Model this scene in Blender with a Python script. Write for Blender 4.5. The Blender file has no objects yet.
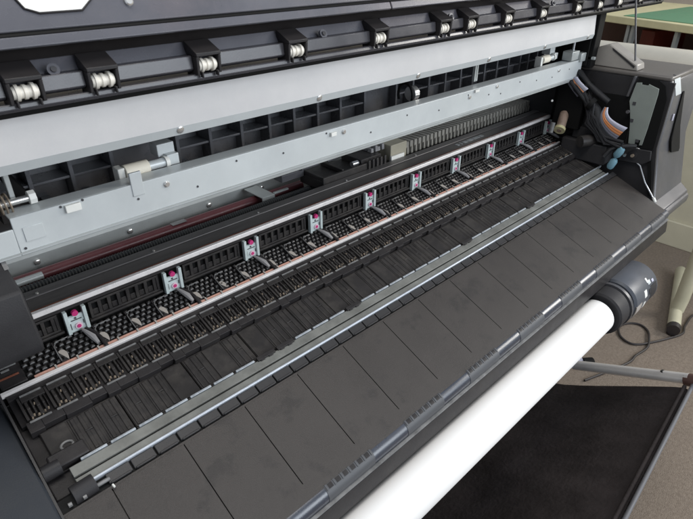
import bpy, bmesh, math, random
from mathutils import Vector, Matrix
random.seed(7)
SC = bpy.context.scene
COL = SC.collection
H = 1.5                      # eye height above the floor; Z values below are written relative to it
R = math.radians

# ------------------------------------------------------------------ camera
cam_d = bpy.data.cameras.new('camera')
cam = bpy.data.objects.new('camera', cam_d)
COL.objects.link(cam)
cam_d.sensor_width = 36.0
cam_d.lens = 36.0 * 540 / 693
cam_d.clip_start = 0.02
cam_d.clip_end = 200
cam.location = (0, 0, H)
PITCH = math.degrees(math.atan2(314.5, 540))
HEAD = math.degrees(math.atan2(645.5, 540 * math.cos(R(PITCH)) + 314.5 * math.sin(R(PITCH))))
cam.rotation_euler = (R(90 - PITCH), 0, R(HEAD - 90))
cam_d.dof.use_dof = True
cam_d.dof.focus_distance = 1.1
cam_d.dof.aperture_fstop = 18
SC.camera = cam

# ------------------------------------------------------------------ light
w = bpy.data.worlds.new('World'); SC.world = w; w.use_nodes = True
bg = w.node_tree.nodes['Background']
bg.inputs[0].default_value = (0.80, 0.88, 1.0, 1)
bg.inputs[1].default_value = 0.50

def area(name, loc, target, size, power, color):
    l = bpy.data.lights.new(name, 'AREA'); l.shape = 'RECTANGLE'
    l.size, l.size_y = size; l.energy = power; l.color = color
    o = bpy.data.objects.new(name, l); COL.objects.link(o)
    o.location = loc
    o.rotation_euler = (Vector(target) - Vector(loc)).to_track_quat('-Z', 'Y').to_euler()
    return o
area('window_light', (1.6, -2.6, 1.95), (0.9, 0.5, 0.95), (2.6, 1.5), 70, (0.87, 0.935, 1.0))
area('ceiling_light', (0.3, 0.1, 3.0), (0.7, 0.6, 0.9), (1.6, 0.5), 22, (1.0, 0.96, 0.9))
area('far_fill_light', (4.6, -1.8, 2.6), (3.9, 1.2, 0.6), (1.6, 1.4), 125, (1.0, 0.97, 0.92))  # fill lamp added to brighten the counter and far table
SC.view_settings.view_transform = 'Standard'
SC.view_settings.look = 'None'
SC.view_settings.exposure = 0.0
SC.view_settings.gamma = 1.0
SC.render.engine = 'CYCLES'

# ------------------------------------------------------------------ materials
def mat(name, col, rough=0.5, metal=0.0, bump=0.0, bscale=300, var=0.0, vscale=12, dust=None, dscale=5, damount=0.4, dlo=0.45, dhi=0.75,
        spec=0.5, emit=None, coat=0.0, stretch=(1, 1, 1)):
    m = bpy.data.materials.new(name); m.use_nodes = True
    nt = m.node_tree; b = nt.nodes['Principled BSDF']
    b.inputs['Base Color'].default_value = (*col, 1)
    b.inputs['Roughness'].default_value = rough
    b.inputs['Metallic'].default_value = metal
    b.inputs['Specular IOR Level'].default_value = spec
    b.inputs['Coat Weight'].default_value = coat
    tc = nt.nodes.new('ShaderNodeTexCoord')
    mp = nt.nodes.new('ShaderNodeMapping'); mp.inputs['Scale'].default_value = stretch
    nt.links.new(tc.outputs['Object'], mp.inputs[0])
    last = None
    if var > 0 or dust:
        n = nt.nodes.new('ShaderNodeTexNoise'); n.inputs['Scale'].default_value = vscale
        n.inputs['Detail'].default_value = 6; n.inputs['Roughness'].default_value = 0.65
        nt.links.new(mp.outputs[0], n.inputs['Vector'])
        mx = nt.nodes.new('ShaderNodeMix'); mx.data_type = 'RGBA'
        mx.inputs[6].default_value = (*[c * (1 - var) for c in col], 1)
        mx.inputs[7].default_value = (*[min(1, c * (1 + var)) for c in col], 1)
        cr = nt.nodes.new('ShaderNodeMapRange'); cr.inputs[1].default_value = 0.3; cr.inputs[2].default_value = 0.7
        nt.links.new(n.outputs['Fac'], cr.inputs[0]); nt.links.new(cr.outputs[0], mx.inputs[0])
        last = mx.outputs[2]
        # roughness variation
        rr = nt.nodes.new('ShaderNodeMapRange'); rr.inputs[1].default_value = 0.3; rr.inputs[2].default_value = 0.7
        rr.inputs[3].default_value = max(0.03, rough * 0.8); rr.inputs[4].default_value = min(1, rough * 1.2)
        nt.links.new(n.outputs['Fac'], rr.inputs[0]); nt.links.new(rr.outputs[0], b.inputs['Roughness'])
        if dust:
            n2 = nt.nodes.new('ShaderNodeTexNoise'); n2.inputs['Scale'].default_value = dscale
            n2.inputs['Detail'].default_value = 8; n2.inputs['Roughness'].default_value = 0.7
            nt.links.new(mp.outputs[0], n2.inputs['Vector'])
            c2 = nt.nodes.new('ShaderNodeMapRange'); c2.inputs[1].default_value = dlo; c2.inputs[2].default_value = dhi
            c2.inputs[4].default_value = damount
            nt.links.new(n2.outputs['Fac'], c2.inputs[0])
            m2 = nt.nodes.new('ShaderNodeMix'); m2.data_type = 'RGBA'
            nt.links.new(c2.outputs[0], m2.inputs[0]); nt.links.new(last, m2.inputs[6])
            m2.inputs[7].default_value = (*dust, 1); last = m2.outputs[2]
        nt.links.new(last, b.inputs['Base Color'])
    if bump > 0:
        n3 = nt.nodes.new('ShaderNodeTexNoise'); n3.inputs['Scale'].default_value = bscale
        n3.inputs['Detail'].default_value = 3
        nt.links.new(mp.outputs[0], n3.inputs['Vector'])
        bp = nt.nodes.new('ShaderNodeBump'); bp.inputs['Strength'].default_value = bump
        bp.inputs['Distance'].default_value = 0.002
        nt.links.new(n3.outputs['Fac'], bp.inputs['Height']); nt.links.new(bp.outputs[0], b.inputs['Normal'])
    if emit:
        b.inputs['Emission Color'].default_value = (*emit[0], 1); b.inputs['Emission Strength'].default_value = emit[1]
    return m

M = {}
M['black'] = mat('black_plastic', (0.024, 0.022, 0.023), 0.42, bump=0.12, bscale=900, var=0.2, dust=(0.07, 0.065, 0.06), damount=0.35, dscale=30, spec=0.28)
M['black_soft'] = mat('black_worn_plastic', (0.027, 0.025, 0.025), 0.42, bump=0.1, bscale=900, var=0.25, dust=(0.10, 0.09, 0.08), damount=0.4, dscale=40, spec=0.28)
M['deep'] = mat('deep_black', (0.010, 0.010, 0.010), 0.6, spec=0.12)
M['table'] = mat('table_plastic', (0.044, 0.0385, 0.0355), 0.36, bump=0.35, bscale=1100, var=0.12, vscale=7, dust=(0.027, 0.024, 0.023), damount=0.75, dscale=17, dlo=0.54, dhi=0.63, spec=0.42)
M['groove'] = mat('groove_dark', (0.012, 0.011, 0.011), 0.7, spec=0.1)
M['nose'] = mat('nose_plastic', (0.034, 0.040, 0.056), 0.27, bump=0.08, bscale=900, var=0.12, spec=0.9)
M['comb'] = mat('comb_plastic', (0.068, 0.071, 0.078), 0.5, bump=0.15, bscale=900, var=0.1)
M['tile'] = mat('flap_plastic', (0.034, 0.033, 0.034), 0.4, bump=0.1, bscale=900, var=0.2, spec=0.28)
M['rail'] = mat('cast_rail', (0.185, 0.188, 0.175), 0.42, metal=0.2, var=0.2, vscale=30, dust=(0.10, 0.10, 0.09), dscale=16, damount=0.6)
M['rail_edge'] = mat('bright_rail_edge', (0.62, 0.67, 0.74), 0.3, metal=0.35, var=0.1, vscale=60)
M['clip'] = mat('clip_metal', (0.36, 0.39, 0.42), 0.35, metal=0.4, var=0.25, vscale=80)
M['edge'] = mat('worn_lit_edge', (0.17, 0.17, 0.17), 0.4, var=0.35, vscale=60)  # worn pale grey, also used to paint the highlight on cell lips
M['tan'] = mat('tan_metal_and_glint', (0.26, 0.21, 0.16), 0.4, metal=0.3, var=0.5, vscale=80)  # tan metal, and the painted glints of the rib cells
M['polish'] = mat('polished_strip', (0.78, 0.75, 0.74), 0.3, metal=0.15, spec=0.8, var=0.08, vscale=60)  # whitened base colour stands in for the strips' bright reflection
M['copper'] = mat('copper_strip', (0.60, 0.34, 0.27), 0.34, metal=0.15, var=0.2, vscale=60)
M['nub'] = mat('nub_rubber', (0.030, 0.028, 0.028), 0.33, var=0.3, vscale=100, spec=0.45)
M['cream'] = mat('cream_plastic', (0.36, 0.33, 0.30), 0.5, var=0.1)
M['grey_leaf'] = mat('grey_leaf', (0.26, 0.255, 0.26), 0.4, var=0.15)
M['plate_white'] = mat('bracket_plate', (0.50, 0.57, 0.57), 0.4, metal=0.1, var=0.12, vscale=80)
M['pink'] = mat('magenta_screw', (0.50, 0.035, 0.17), 0.35, var=0.2)
M['pale_pink'] = mat('pale_ring', (0.66, 0.50, 0.57), 0.35)
M['bar'] = mat('carriage_bar', (0.12, 0.115, 0.115), 0.4, metal=0.3, var=0.2, vscale=30, stretch=(0.4, 4, 4), spec=0.35)
M['rust'] = mat('rusty_edge', (0.18, 0.06, 0.035), 0.6, var=0.4, vscale=50)
M['red'] = mat('dark_red_tube', (0.12, 0.035, 0.040), 0.35, var=0.2)
M['coil'] = mat('coil_black', (0.05, 0.053, 0.054), 0.45, spec=0.3)
M['sheet'] = mat('zinc_sheet', (0.44, 0.465, 0.46), 0.45, metal=0.35, var=0.08, vscale=15, bump=0.05)
M['sheet_blue'] = mat('pale_sheet', (0.585, 0.618, 0.622), 0.38, metal=0.15, var=0.06, vscale=5, dust=(0.46, 0.49, 0.51), dscale=9, damount=0.5, bump=0.03)
M['beam'] = mat('white_beam', (0.75, 0.74, 0.735), 0.40, metal=0.05, var=0.05, vscale=4, bump=0.04, dust=(0.60, 0.60, 0.61), dscale=7, damount=0.5)
M['screw'] = mat('screw_metal', (0.75, 0.74, 0.72), 0.25, metal=0.8)
M['hole'] = mat('hole_dark', (0.05, 0.05, 0.055), 0.8)
M['rear'] = mat('rear_plastic', (0.095, 0.098, 0.108), 0.28, bump=0.06, bscale=500, var=0.3, vscale=14, dust=(0.12, 0.125, 0.135), dscale=9, damount=0.55)
M['cover'] = mat('cover_plastic', (0.095, 0.096, 0.112), 0.28, bump=0.04, bscale=500, var=0.12, vscale=7, dust=(0.22, 0.18, 0.19), dscale=4, damount=0.5)
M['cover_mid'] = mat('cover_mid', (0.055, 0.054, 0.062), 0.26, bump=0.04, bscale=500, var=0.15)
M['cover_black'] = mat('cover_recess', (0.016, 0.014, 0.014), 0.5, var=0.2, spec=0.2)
M['cover_dark'] = mat('cover_dark', (0.024, 0.022, 0.023), 0.4, var=0.2, spec=0.3)
M['roller'] = mat('roller_cream', (0.80, 0.76, 0.68), 0.4, var=0.05)
M['windowpane'] = mat('window_frosted', (0.86, 0.86, 0.83), 0.25, var=0.03)
M['house_dark'] = mat('housing_dark', (0.032, 0.031, 0.033), 0.55, bump=0.12, bscale=700, var=0.2, spec=0.25)
M['house_grey'] = mat('housing_grey', (0.076, 0.076, 0.083), 0.34, bump=0.10, bscale=900, var=0.1, vscale=8, dust=(0.19, 0.17, 0.16), dscale=7, damount=0.4)
M['hatch'] = mat('hatch_plastic', (0.30, 0.28, 0.255), 0.4, bump=0.05, bscale=900, var=0.1)
M['house_top'] = mat('housing_top', (0.13, 0.118, 0.108), 0.35, bump=0.1, bscale=900, var=0.12)
M['house_left'] = mat('housing_left', (0.030, 0.034, 0.041), 0.45, bump=0.1, bscale=900, var=0.12, spec=0.15)
M['sage'] = mat('sage_plate', (0.27, 0.30, 0.275), 0.45, metal=0.15, var=0.1)
M['orange'] = mat('orange_wire', (0.62, 0.24, 0.09), 0.4, var=0.1)
M['grey_wire'] = mat('grey_wire', (0.25, 0.25, 0.30), 0.4, var=0.1)
M['lilac'] = mat('lilac_wire', (0.50, 0.50, 0.60), 0.4)
M['sleeve'] = mat('black_sleeve', (0.018, 0.018, 0.020), 0.5, bump=0.4, bscale=500, spec=0.3)
M['bottle'] = mat('yellowed_plastic', (0.50, 0.46, 0.27), 0.35, var=0.15)
M['bottle2'] = mat('yellowed_body', (0.26, 0.19, 0.15), 0.4, var=0.3, vscale=40)
M['blue'] = mat('blue_connector', (0.16, 0.30, 0.37), 0.3, var=0.15)
M['wire'] = mat('wire_metal', (0.55, 0.56, 0.58), 0.3, metal=0.8)
M['chain'] = mat('chain_grey', (0.235, 0.225, 0.20), 0.5, var=0.2, vscale=60)
M['beige'] = mat('beige_block', (0.36, 0.335, 0.26), 0.5, var=0.1)
M['white'] = mat('white_plastic', (0.78, 0.78, 0.74), 0.4, var=0.05)
M['paper'] = mat('paper_white', (0.87, 0.86, 0.845), 0.7, var=0.02, vscale=3, bump=0.15, bscale=18)
M['motor'] = mat('motor_grey', (0.075, 0.083, 0.10), 0.35, bump=0.15, bscale=500, var=0.15)
M['cloth'] = mat('bin_cloth', (0.038, 0.032, 0.032), 0.9, bump=0.9, bscale=90, var=0.35, vscale=9, spec=0.12)
M['tube'] = mat('grey_tube', (0.70, 0.67, 0.64), 0.35, metal=0.3, var=0.1)
M['tube_dark'] = mat('front_tube', (0.13, 0.13, 0.14), 0.6, metal=0.0, var=0.1)
M['leg'] = mat('cream_leg', (0.50, 0.47, 0.34), 0.45, var=0.08)
M['cable'] = mat('cable_black', (0.025, 0.02, 0.02), 0.45)
M['counter'] = mat('cream_counter', (0.56, 0.52, 0.39), 0.55, var=0.05)
M['yellow'] = mat('pale_yellow_edge', (0.72, 0.66, 0.40), 0.5, var=0.06)
M['green'] = mat('green_mat', (0.13, 0.30, 0.17), 0.6, var=0.06)
M['cream_roll'] = mat('cream_roll', (0.76, 0.71, 0.60), 0.55, var=0.05)
M['brown'] = mat('brown_box', (0.10, 0.05, 0.04), 0.6, var=0.3)
M['redbox'] = mat('red_box', (0.26, 0.05, 0.035), 0.55, var=0.2)
M['wall'] = mat('wall_paint', (0.45, 0.40, 0.33), 0.8, var=0.05)

def floor_mat():
    m = bpy.data.materials.new('carpet'); m.use_nodes = True
    nt = m.node_tree; b = nt.nodes['Principled BSDF']; b.inputs['Roughness'].default_value = 0.95
    b.inputs['Specular IOR Level'].default_value = 0.1
    tc = nt.nodes.new('ShaderNodeTexCoord')
    def noise(s, d):
        n = nt.nodes.new('ShaderNodeTexNoise'); n.inputs['Scale'].default_value = s; n.inputs['Detail'].default_value = d
        n.inputs['Roughness'].default_value = 0.7
        nt.links.new(tc.outputs['Object'], n.inputs['Vector']); return n
    a = noise(90, 6); c = noise(3, 4)
    r1 = nt.nodes.new('ShaderNodeValToRGB')
    r1.color_ramp.elements[0].position = 0.3; r1.color_ramp.elements[0].color = (0.185, 0.148, 0.118, 1)
    r1.color_ramp.elements[1].position = 0.7; r1.color_ramp.elements[1].color = (0.285, 0.235, 0.19, 1)
    nt.links.new(a.outputs['Fac'], r1.inputs[0])
    mr = nt.nodes.new('ShaderNodeMapRange'); mr.inputs[3].default_value = 0.82; mr.inputs[4].default_value = 1.15
    nt.links.new(c.outputs['Fac'], mr.inputs[0])
    vm = nt.nodes.new('ShaderNodeVectorMath'); vm.operation = 'SCALE'
    nt.links.new(r1.outputs[0], vm.inputs[0]); nt.links.new(mr.outputs[0], vm.inputs['Scale'])
    nt.links.new(vm.outputs[0], b.inputs['Base Color'])
    bp = nt.nodes.new('ShaderNodeBump'); bp.inputs['Strength'].default_value = 0.8; bp.inputs['Distance'].default_value = 0.004
    nb = noise(260, 3); nt.links.new(nb.outputs['Fac'], bp.inputs['Height']); nt.links.new(bp.outputs[0], b.inputs['Normal'])
    return m
M['carpet'] = floor_mat()

# ------------------------------------------------------------------ helpers
class Fr:
    """profile frame: u runs along the printer (X), v along a slope going back, w up from that slope"""
    def __init__(s, o, slope=0.0):
        s.o = o; a = R(slope); s.d = (math.cos(a), math.sin(a)); s.n = (-s.d[1], s.d[0])
    def p(s, u, v, w):
        return (u, s.o[0] + v * s.d[0] + w * s.n[0], H + s.o[1] + v * s.d[1] + w * s.n[1])
G = Fr((0, 0), 0)
PLAT = Fr((0.5125, -0.5476), 16.5)
TAB = Fr((0.497, -0.556), 22.0)

class MB:
    def __init__(s): s.v = []; s.f = []; s.mi = []; s.cur = 0
    def add(s, vs, fs):
        n = len(s.v); s.v += [tuple(v) for v in vs]; s.f += [tuple(n + i for i in f) for f in fs]; s.mi += [s.cur] * len(fs); return s
    def box(s, fr, u0, u1, v0, v1, w0, w1, t=0.0):
        q = [fr.p(u0, v0, w0), fr.p(u1, v0, w0), fr.p(u1, v1, w0), fr.p(u0, v1, w0),
             fr.p(u0 + t, v0 + t, w1), fr.p(u1 - t, v0 + t, w1), fr.p(u1 - t, v1 - t, w1), fr.p(u0 + t, v1 - t, w1)]
        return s.add(q, [(3, 2, 1, 0), (4, 5, 6, 7), (0, 1, 5, 4), (1, 2, 6, 5), (2, 3, 7, 6), (3, 0, 4, 7)])
    def prism(s, poly, x0, x1):
        """poly: list of (Y, Zrel) extruded along X"""
        n = len(poly)
        q = [(x0, y, H + z) for y, z in poly] + [(x1, y, H + z) for y, z in poly]
        return s.add(q, [tuple(range(n)), tuple(range(2 * n - 1, n - 1, -1))] + [(i, i + n, (i + 1) % n + n, (i + 1) % n) for i in range(n)])
    def extr(s, pts, off):
        """pts: 3-D polygon (Z absolute), extruded by the vector off"""
        n = len(pts); o = Vector(off)
        q = [tuple(p) for p in pts] + [tuple(Vector(p) + o) for p in pts]
        return s.add(q, [tuple(range(n)), tuple(range(2 * n - 1, n - 1, -1))] + [(i, i + n, (i + 1) % n + n, (i + 1) % n) for i in range(n)])
    def tube(s, pts, r, seg=10, cap=True, rad=None):
        pts = [Vector(p) for p in pts]; n = len(pts); rings = []
        up = None
        for i, p in enumerate(pts):
            t = (pts[min(i + 1, n - 1)] - pts[max(i - 1, 0)]).normalized()
            if up is None:
                up = Vector((0, 0, 1)) if abs(t.z) < 0.9 else Vector((1, 0, 0))
            a = (up - t * up.dot(t)).normalized(); b = t.cross(a); up = a
            rr = rad[i] if rad else r
            rings.append([p + (a * math.cos(2 * math.pi * k / seg) + b * math.sin(2 * math.pi * k / seg)) * rr for k in range(seg)])
        vs = [v for ring in rings for v in ring]; fs = []
        for i in range(n - 1):
            for k in range(seg):
                fs.append((i * seg + k, i * seg + (k + 1) % seg, (i + 1) * seg + (k + 1) % seg, (i + 1) * seg + k))
        if cap:
            fs.append(tuple(range(seg - 1, -1, -1))); fs.append(tuple((n - 1) * seg + k for k in range(seg)))
        return s.add(vs, fs)
    def disc(s, c, axis, r, h, seg=16):
        c = Vector(c); a = Vector(axis).normalized()
        return s.tube([c - a * h * 0.5, c + a * h * 0.5], r, seg)

def obj(name, mb, m, parent=None, bevel=0.0, smooth=38, label=None, segs=2):
    me = bpy.data.meshes.new(name)
    me.from_pydata(mb.v, [], mb.f); me.update()
    bm = bmesh.new(); bm.from_mesh(me); bmesh.ops.recalc_face_normals(bm, faces=bm.faces); bm.to_mesh(me); bm.free()
    ms = m if isinstance(m, (list, tuple)) else [m]
    for k in ms: me.materials.append(M[k] if isinstance(k, str) else k)
    if len(ms) > 1: me.polygons.foreach_set('material_index', mb.mi)
    if smooth:
        me.polygons.foreach_set('use_smooth', [True] * len(me.polygons)); me.set_sharp_from_angle(angle=R(smooth))
    o = bpy.data.objects.new(name, me); COL.objects.link(o)
    if parent is not None:
        o.parent = parent
        off = parent_world(parent)
        me.transform(Matrix.Translation(-off))
    if bevel > 0:
        b = o.modifiers.new('bevel', 'BEVEL'); b.width = bevel; b.segments = segs; b.limit_method = 'ANGLE'; b.angle_limit = R(40)
        b.harden_normals = False
    if label: o['label'] = label
    return o
def parent_world(p):
    v = Vector((0, 0, 0))
    while p is not None: v += p.location; p = p.parent
    return v
def recentre(o):
    """put a mesh's origin at its own centre, keeping it in place"""
    c = sum((Vector(v.co) for v in o.data.vertices), Vector()) / len(o.data.vertices)
    o.data.transform(Matrix.Translation(-c)); o.location = o.location + c; return o
def copy_at(o, dx, parent=None):
    c = o.copy(); COL.objects.link(c); c.parent = parent if parent is not None else o.parent
    c.location = o.location + Vector((dx, 0, 0)) if parent is None or parent is o.parent else o.location
    for ch in list(o.children):
        d = ch.copy(); COL.objects.link(d); d.parent = c
    return c
def tag(o, label, cat, group=None):
    o['label'] = label; o['category'] = cat
    if group: o['group'] = group
    return o
def thing(name, loc, label, cat, group=None):
    o = bpy.data.objects.new(name, None); COL.objects.link(o); o.location = loc; o.empty_display_size = 0.1
    return tag(o, label, cat, group)
def struct(name, mb, m):
    o = obj(name, mb, m, smooth=0); o['kind'] = 'structure'; return o
def frange(a, b, st):
    x = a
    while x < b - 1e-9:
        yield x; x += st

# ------------------------------------------------------------------ setting
struct('floor', MB().box(G, -5, 9, -5, 6, -1.6, -1.5), 'carpet')
struct('wall', MB().box(G, 6.6, 6.75, -5, 6, -1.5, 1.3), 'wall')
struct('back_wall', MB().box(G, -5, 6.6, 4.2, 4.35, -1.5, 1.3), 'wall')

# ------------------------------------------------------------------ PRINTER
PR = thing('wide_format_printer', (0.8, 0.6, 0), 'long black wide format printer with its lid open, showing platen, metal rails and output table', 'printer')
XL, XR = 0.035, 1.53

# ---- output table
mb = MB()
gx = [0.09 + 0.0948 * i for i in range(15)]
edges = [XL] + gx + [XR]
V0, V1 = -0.150, -0.0005
rg = random.Random(5)
for a, b in zip(edges[:-1], edges[1:]):
    mb.box(TAB, a + 0.0007, b - 0.0007, -0.1365, -0.004, -0.006, 0.0)
mb.box(TAB, XL, XR, -0.1565, -0.0005, -0.014, -0.0055)
mb.box(TAB, XL, XR, -0.1570, -0.1365, -0.0058, 0.0)
mb.box(TAB, XL, XR, -0.0040, -0.0004, -0.0058, -0.0010)
table = obj('output_table', mb, 'table', PR)
mb = MB()
Nc = (0.3572, -0.6298); rn = 0.0158
prof = []
for k in range(15):
    a = R(106 + k * 10)
    prof.append((Nc[0] + rn * math.cos(a), Nc[1] + rn * math.sin(a)))
prof += [(0.354, -0.655), (0.40, -0.655), (0.40, -0.62), (0.362, -0.6155)]
mb.prism(prof, XL, XR + 0.006)
nose = obj('table_nose', mb, 'nose', table)
mb = MB().prism([(0.3425, -0.6365), (0.3385, -0.6372), (0.3380, -0.6392), (0.3425, -0.6400)], XL, XR + 0.004)
obj('nose_lip', mb, 'edge', table)
mb = MB().prism([(0.3430, -0.6402), (0.3390, -0.6420), (0.3368, -0.655), (0.3348, -0.6735), (0.360, -0.6740), (0.37, -0.645)], XL, XR + 0.002)
obj('table_underside', mb, 'black', table, bevel=0.001)
def nose_pt(deg, r): return (Nc[0] + r * math.cos(R(deg)), Nc[1] + r * math.sin(R(deg)))
mb = MB()
arc = [nose_pt(a, rn + 0.0006) for a in range(104, 232, 8)]
inn = [nose_pt(a, rn - 0.002) for a in range(224, 98, -8)]
mb.prism(arc + inn, 0.0, 0.088)
for k in range(7):
    x = 0.0015 + k * 0.0138
    A = [nose_pt(a, rn + 0.0015) for a in (104, 114, 124, 132)] + [nose_pt(a, rn) for a in (134, 120, 104)]
    mb.prism(A, x, x + 0.0022)
comb = obj('comb_strip', mb, 'comb', table)
mb = MB()
for k in range(6):
    x = 0.0045 + k * 0.0138
    A = [nose_pt(a, rn + 0.0009) for a in (106, 114, 124, 130)] + [nose_pt(a, rn) for a in (130, 120, 106)]
    mb.prism(A, x + 0.001, x + 0.0085)
obj('notch_row', mb, 'black', comb)
comb.location.x += 0.14
for i in range(1, 9): copy_at(comb, 0.1595 * i)

# ---- flap row between rail and table
t0 = MB().box(Fr((0.4985, -0.5545), 24), 0, 0.0292, 0.0, 0.0128, -0.004, 0.0006)
t0.box(Fr((0.4985, -0.5545), 24), 0.002, 0.027, -0.001, 0.0014, -0.003, 0.0016)
flap = obj('flap', t0, 'tile', PR, bevel=0.0008)
flap.location.x += 0.0905
for k in range(1, 46):
    copy_at(flap, 0.0314 * k)
mb = MB().box(Fr((0.4965, -0.556), 24), XL, XR, 0.0, 0.0175, -0.010, -0.0036)
obj('flap_bed', mb, 'deep', PR)

# ---- rail
mb = MB()
mb.box(PLAT, 0.062, 1.50, 0.0015, 0.0118, -0.006, 0.0)
mb.box(PLAT, 0.062, 1.50, 0.0142, 0.0285, -0.006, 0.001)
mb.box(PLAT, 0.062, 1.50, 0.0117, 0.0143, -0.006, -0.003)
rail = obj('guide_rail', mb, 'rail', PR, bevel=0.0005)
obj('rail_slot', MB().box(PLAT, 0.063, 1.499, 0.0119, 0.0141, -0.0028, -0.0022), 'deep', rail)
mb = MB().box(PLAT, 0.073, 1.505, -0.0018, 0.0013, -0.006, 0.0022)
obj('rail_edge', mb, 'rail_edge', rail, bevel=0.0007)
c0 = obj('clip', MB().box(PLAT, 0, 0.0325, 0.0290, 0.0322, -0.004, 0.0030), 'clip', rail, bevel=0.0006)
c0.location.x += 0.077
c1 = None
for k in range(1, 39):
    x = 0.0381 * k * 0.975
    if k in (7, 8, 12, 21, 28):
        if c1 is None:
            m1 = MB().box(PLAT, 0, 0.0325, 0.0265, 0.0335, -0.004, 0.0042)
            m1.box(PLAT, 0.004, 0.012, 0.025, 0.0266, 0.0, 0.0036); m1.box(PLAT, 0.019, 0.027, 0.025, 0.0266, 0.0, 0.0036)
            c1 = obj('clip', m1, 'black', rail, bevel=0.0006, label='black clip on the rail'); c1.location.x += 0.077 + x; base = x
        else:
            copy_at(c1, x - base)
    else:
        copy_at(c0, x)
# ---- ribbed panels (v .033 - .097)
base_v0, base_v1 = 0.0325, 0.0975
pw = 0.098
first = None
for i in range(15):
    x0 = 0.052 + i * pw
    if x0 > 1.49: break
    mb = MB()
    mb.box(PLAT, x0 + 0.0007, x0 + pw - 0.0007, base_v0, base_v1, -0.016, -0.009)
    for k in range(3):
        xx = x0 + 0.001 + k * 0.0325
        if (k + i) % 3 == 0:      # plain tile
            mb.box(PLAT, xx, xx + 0.0312, base_v0 + 0.004, base_v1 - 0.002, -0.0092, -0.0070, 0.0006)
        else:                     # tile with soft ribs
            mb.box(PLAT, xx, xx + 0.0312, base_v0 + 0.004, base_v1 - 0.002, -0.0092, -0.0078, 0.0006)
            for j in range(3):
                x2 = xx + 0.0022 + j * 0.0098
                mb.box(PLAT, x2, x2 + 0.0062, base_v0 + 0.006, base_v1 - 0.003, -0.0078, -0.0066, 0.0011)
            mb.box(PLAT, xx + 0.012, xx + 0.022, 0.0665, 0.0685, -0.0067, -0.0055, 0.0003)
    obj('ribbed_panel', mb, 'black_soft', PR, bevel=0.0006)
obj('panel_bed', MB().box(PLAT, 0.04, 1.53, 0.030, 0.1, -0.03, -0.0165), 'deep', PR)

# ---- upper step: plain jagged strip, rollers boxes
mb = MB()
xx = 0.045; k = 0
while xx < 1.525:
    L = (0.017, 0.026, 0.033, 0.021)[k % 4]
    dv = (0.0, 0.0045, 0.0012, 0.0060)[k % 4]
    mb.box(PLAT, xx, min(xx + L, 1.53), 0.0965 + dv * 0.7, 0.1135, -0.012, 0.0)
    xx += L + 0.0002; k += 1
mb.box(PLAT, 0.04, 1.53, 0.1134, 0.1640, -0.012, -0.0045)
mb.box(PLAT, 0.04, 1.53, 0.1555, 0.1645, -0.0046, -0.0005)
step = obj('roller_shelf', mb, 'black', PR, bevel=0.0005)
ed = MB()
for x in frange(0.05, 1.52, 0.0326):
    ed.box(PLAT, x, x + 0.026, 0.1105, 0.1132, 0.0, 0.0007)
obj('shelf_edge', ed, 'edge', step)
RB = None
mb = MB()
mb.box(PLAT, 0.0, 0.0285, 0.1440, 0.1535, -0.0046, 0.0016)
mb.box(PLAT, -0.0036, -0.0006, 0.1165, 0.1535, -0.0046, 0.0010)
for j, (x, w_, v_, h_) in enumerate(((0.0010, 0.0050, 0.118, 0.0010), (0.0075, 0.0036, 0.122, 0.0018), (0.0125, 0.0056, 0.1165, 0.0004), (0.0195, 0.0040, 0.120, 0.0016), (0.0245, 0.0026, 0.124, 0.0))):
    mb.box(PLAT, x, x + w_, v_, 0.1442, -0.0046, h_, 0.0009)
    mb.box(PLAT, x + 0.0006, x + w_ - 0.0004, 0.130, 0.1345, h_, h_ + 0.0008, 0.0005)
boxA = obj('rib_cell', mb, 'black_soft', PR, bevel=0.0006)
recentre_x = 0.052
mb = MB()
for x, v_, w2, r2 in ((0.0030, 0.1165, 0.0, 0.0010), (0.0062, 0.121, -0.002, 0.0014), (0.0112, 0.118, -0.001, 0.0016), (0.0150, 0.1150, -0.0015, 0.0010), (0.0186, 0.119, -0.001, 0.0014), (0.0235, 0.1215, -0.002, 0.0012), (0.0120, 0.136, 0.0, 0.0008)):
    mb.disc(PLAT.p(x, v_, w2), (0.2, 0.9, 0.35), r2, 0.0035, 8)
gl = obj('glint_dot', mb, 'tan', boxA)  # tan dots painted in as glints between the ribs
mb = MB().box(PLAT, 0.001, 0.0265, 0.1520, 0.1540, 0.0018, 0.0032)
obj('worn_lit_lip', mb, 'edge', boxA)  # worn top edge of the cell, its highlight put into the grey
boxA.location.x += recentre_x
for k in range(1, 45):
    copy_at(boxA, 0.0328 * k)

# ---- polished strip + copper segments
mb = MB().box(PLAT, 0.036, 1.52, 0.1650, 0.1703, -0.006, 0.0034)
obj('polished_bar', mb, 'polish', PR, bevel=0.0006)
obj('strip_bed', MB().box(PLAT, 0.036, 1.53, 0.1645, 0.225, -0.02, -0.0035), 'deep', PR)
mb = MB().box(PLAT, 0, 0.0262, 0.1704, 0.1765, -0.004, 0.0014)
cs = obj('copper_segment', mb, 'copper', PR, bevel=0.0005); cs.location.x += 0.079
for k in range(1, 50):
    x = 0.079 + 0.0292 * k
    if x > 1.5: break
    copy_at(cs, 0.0292 * k)
mb = MB()
for x in frange(0.1062, 1.5, 0.0292):
    mb.box(PLAT, x - 0.0006, x + 0.0018, 0.1704, 0.1775, -0.004, 0.0030)
obj('segment_posts', mb, 'cream', PR)

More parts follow.
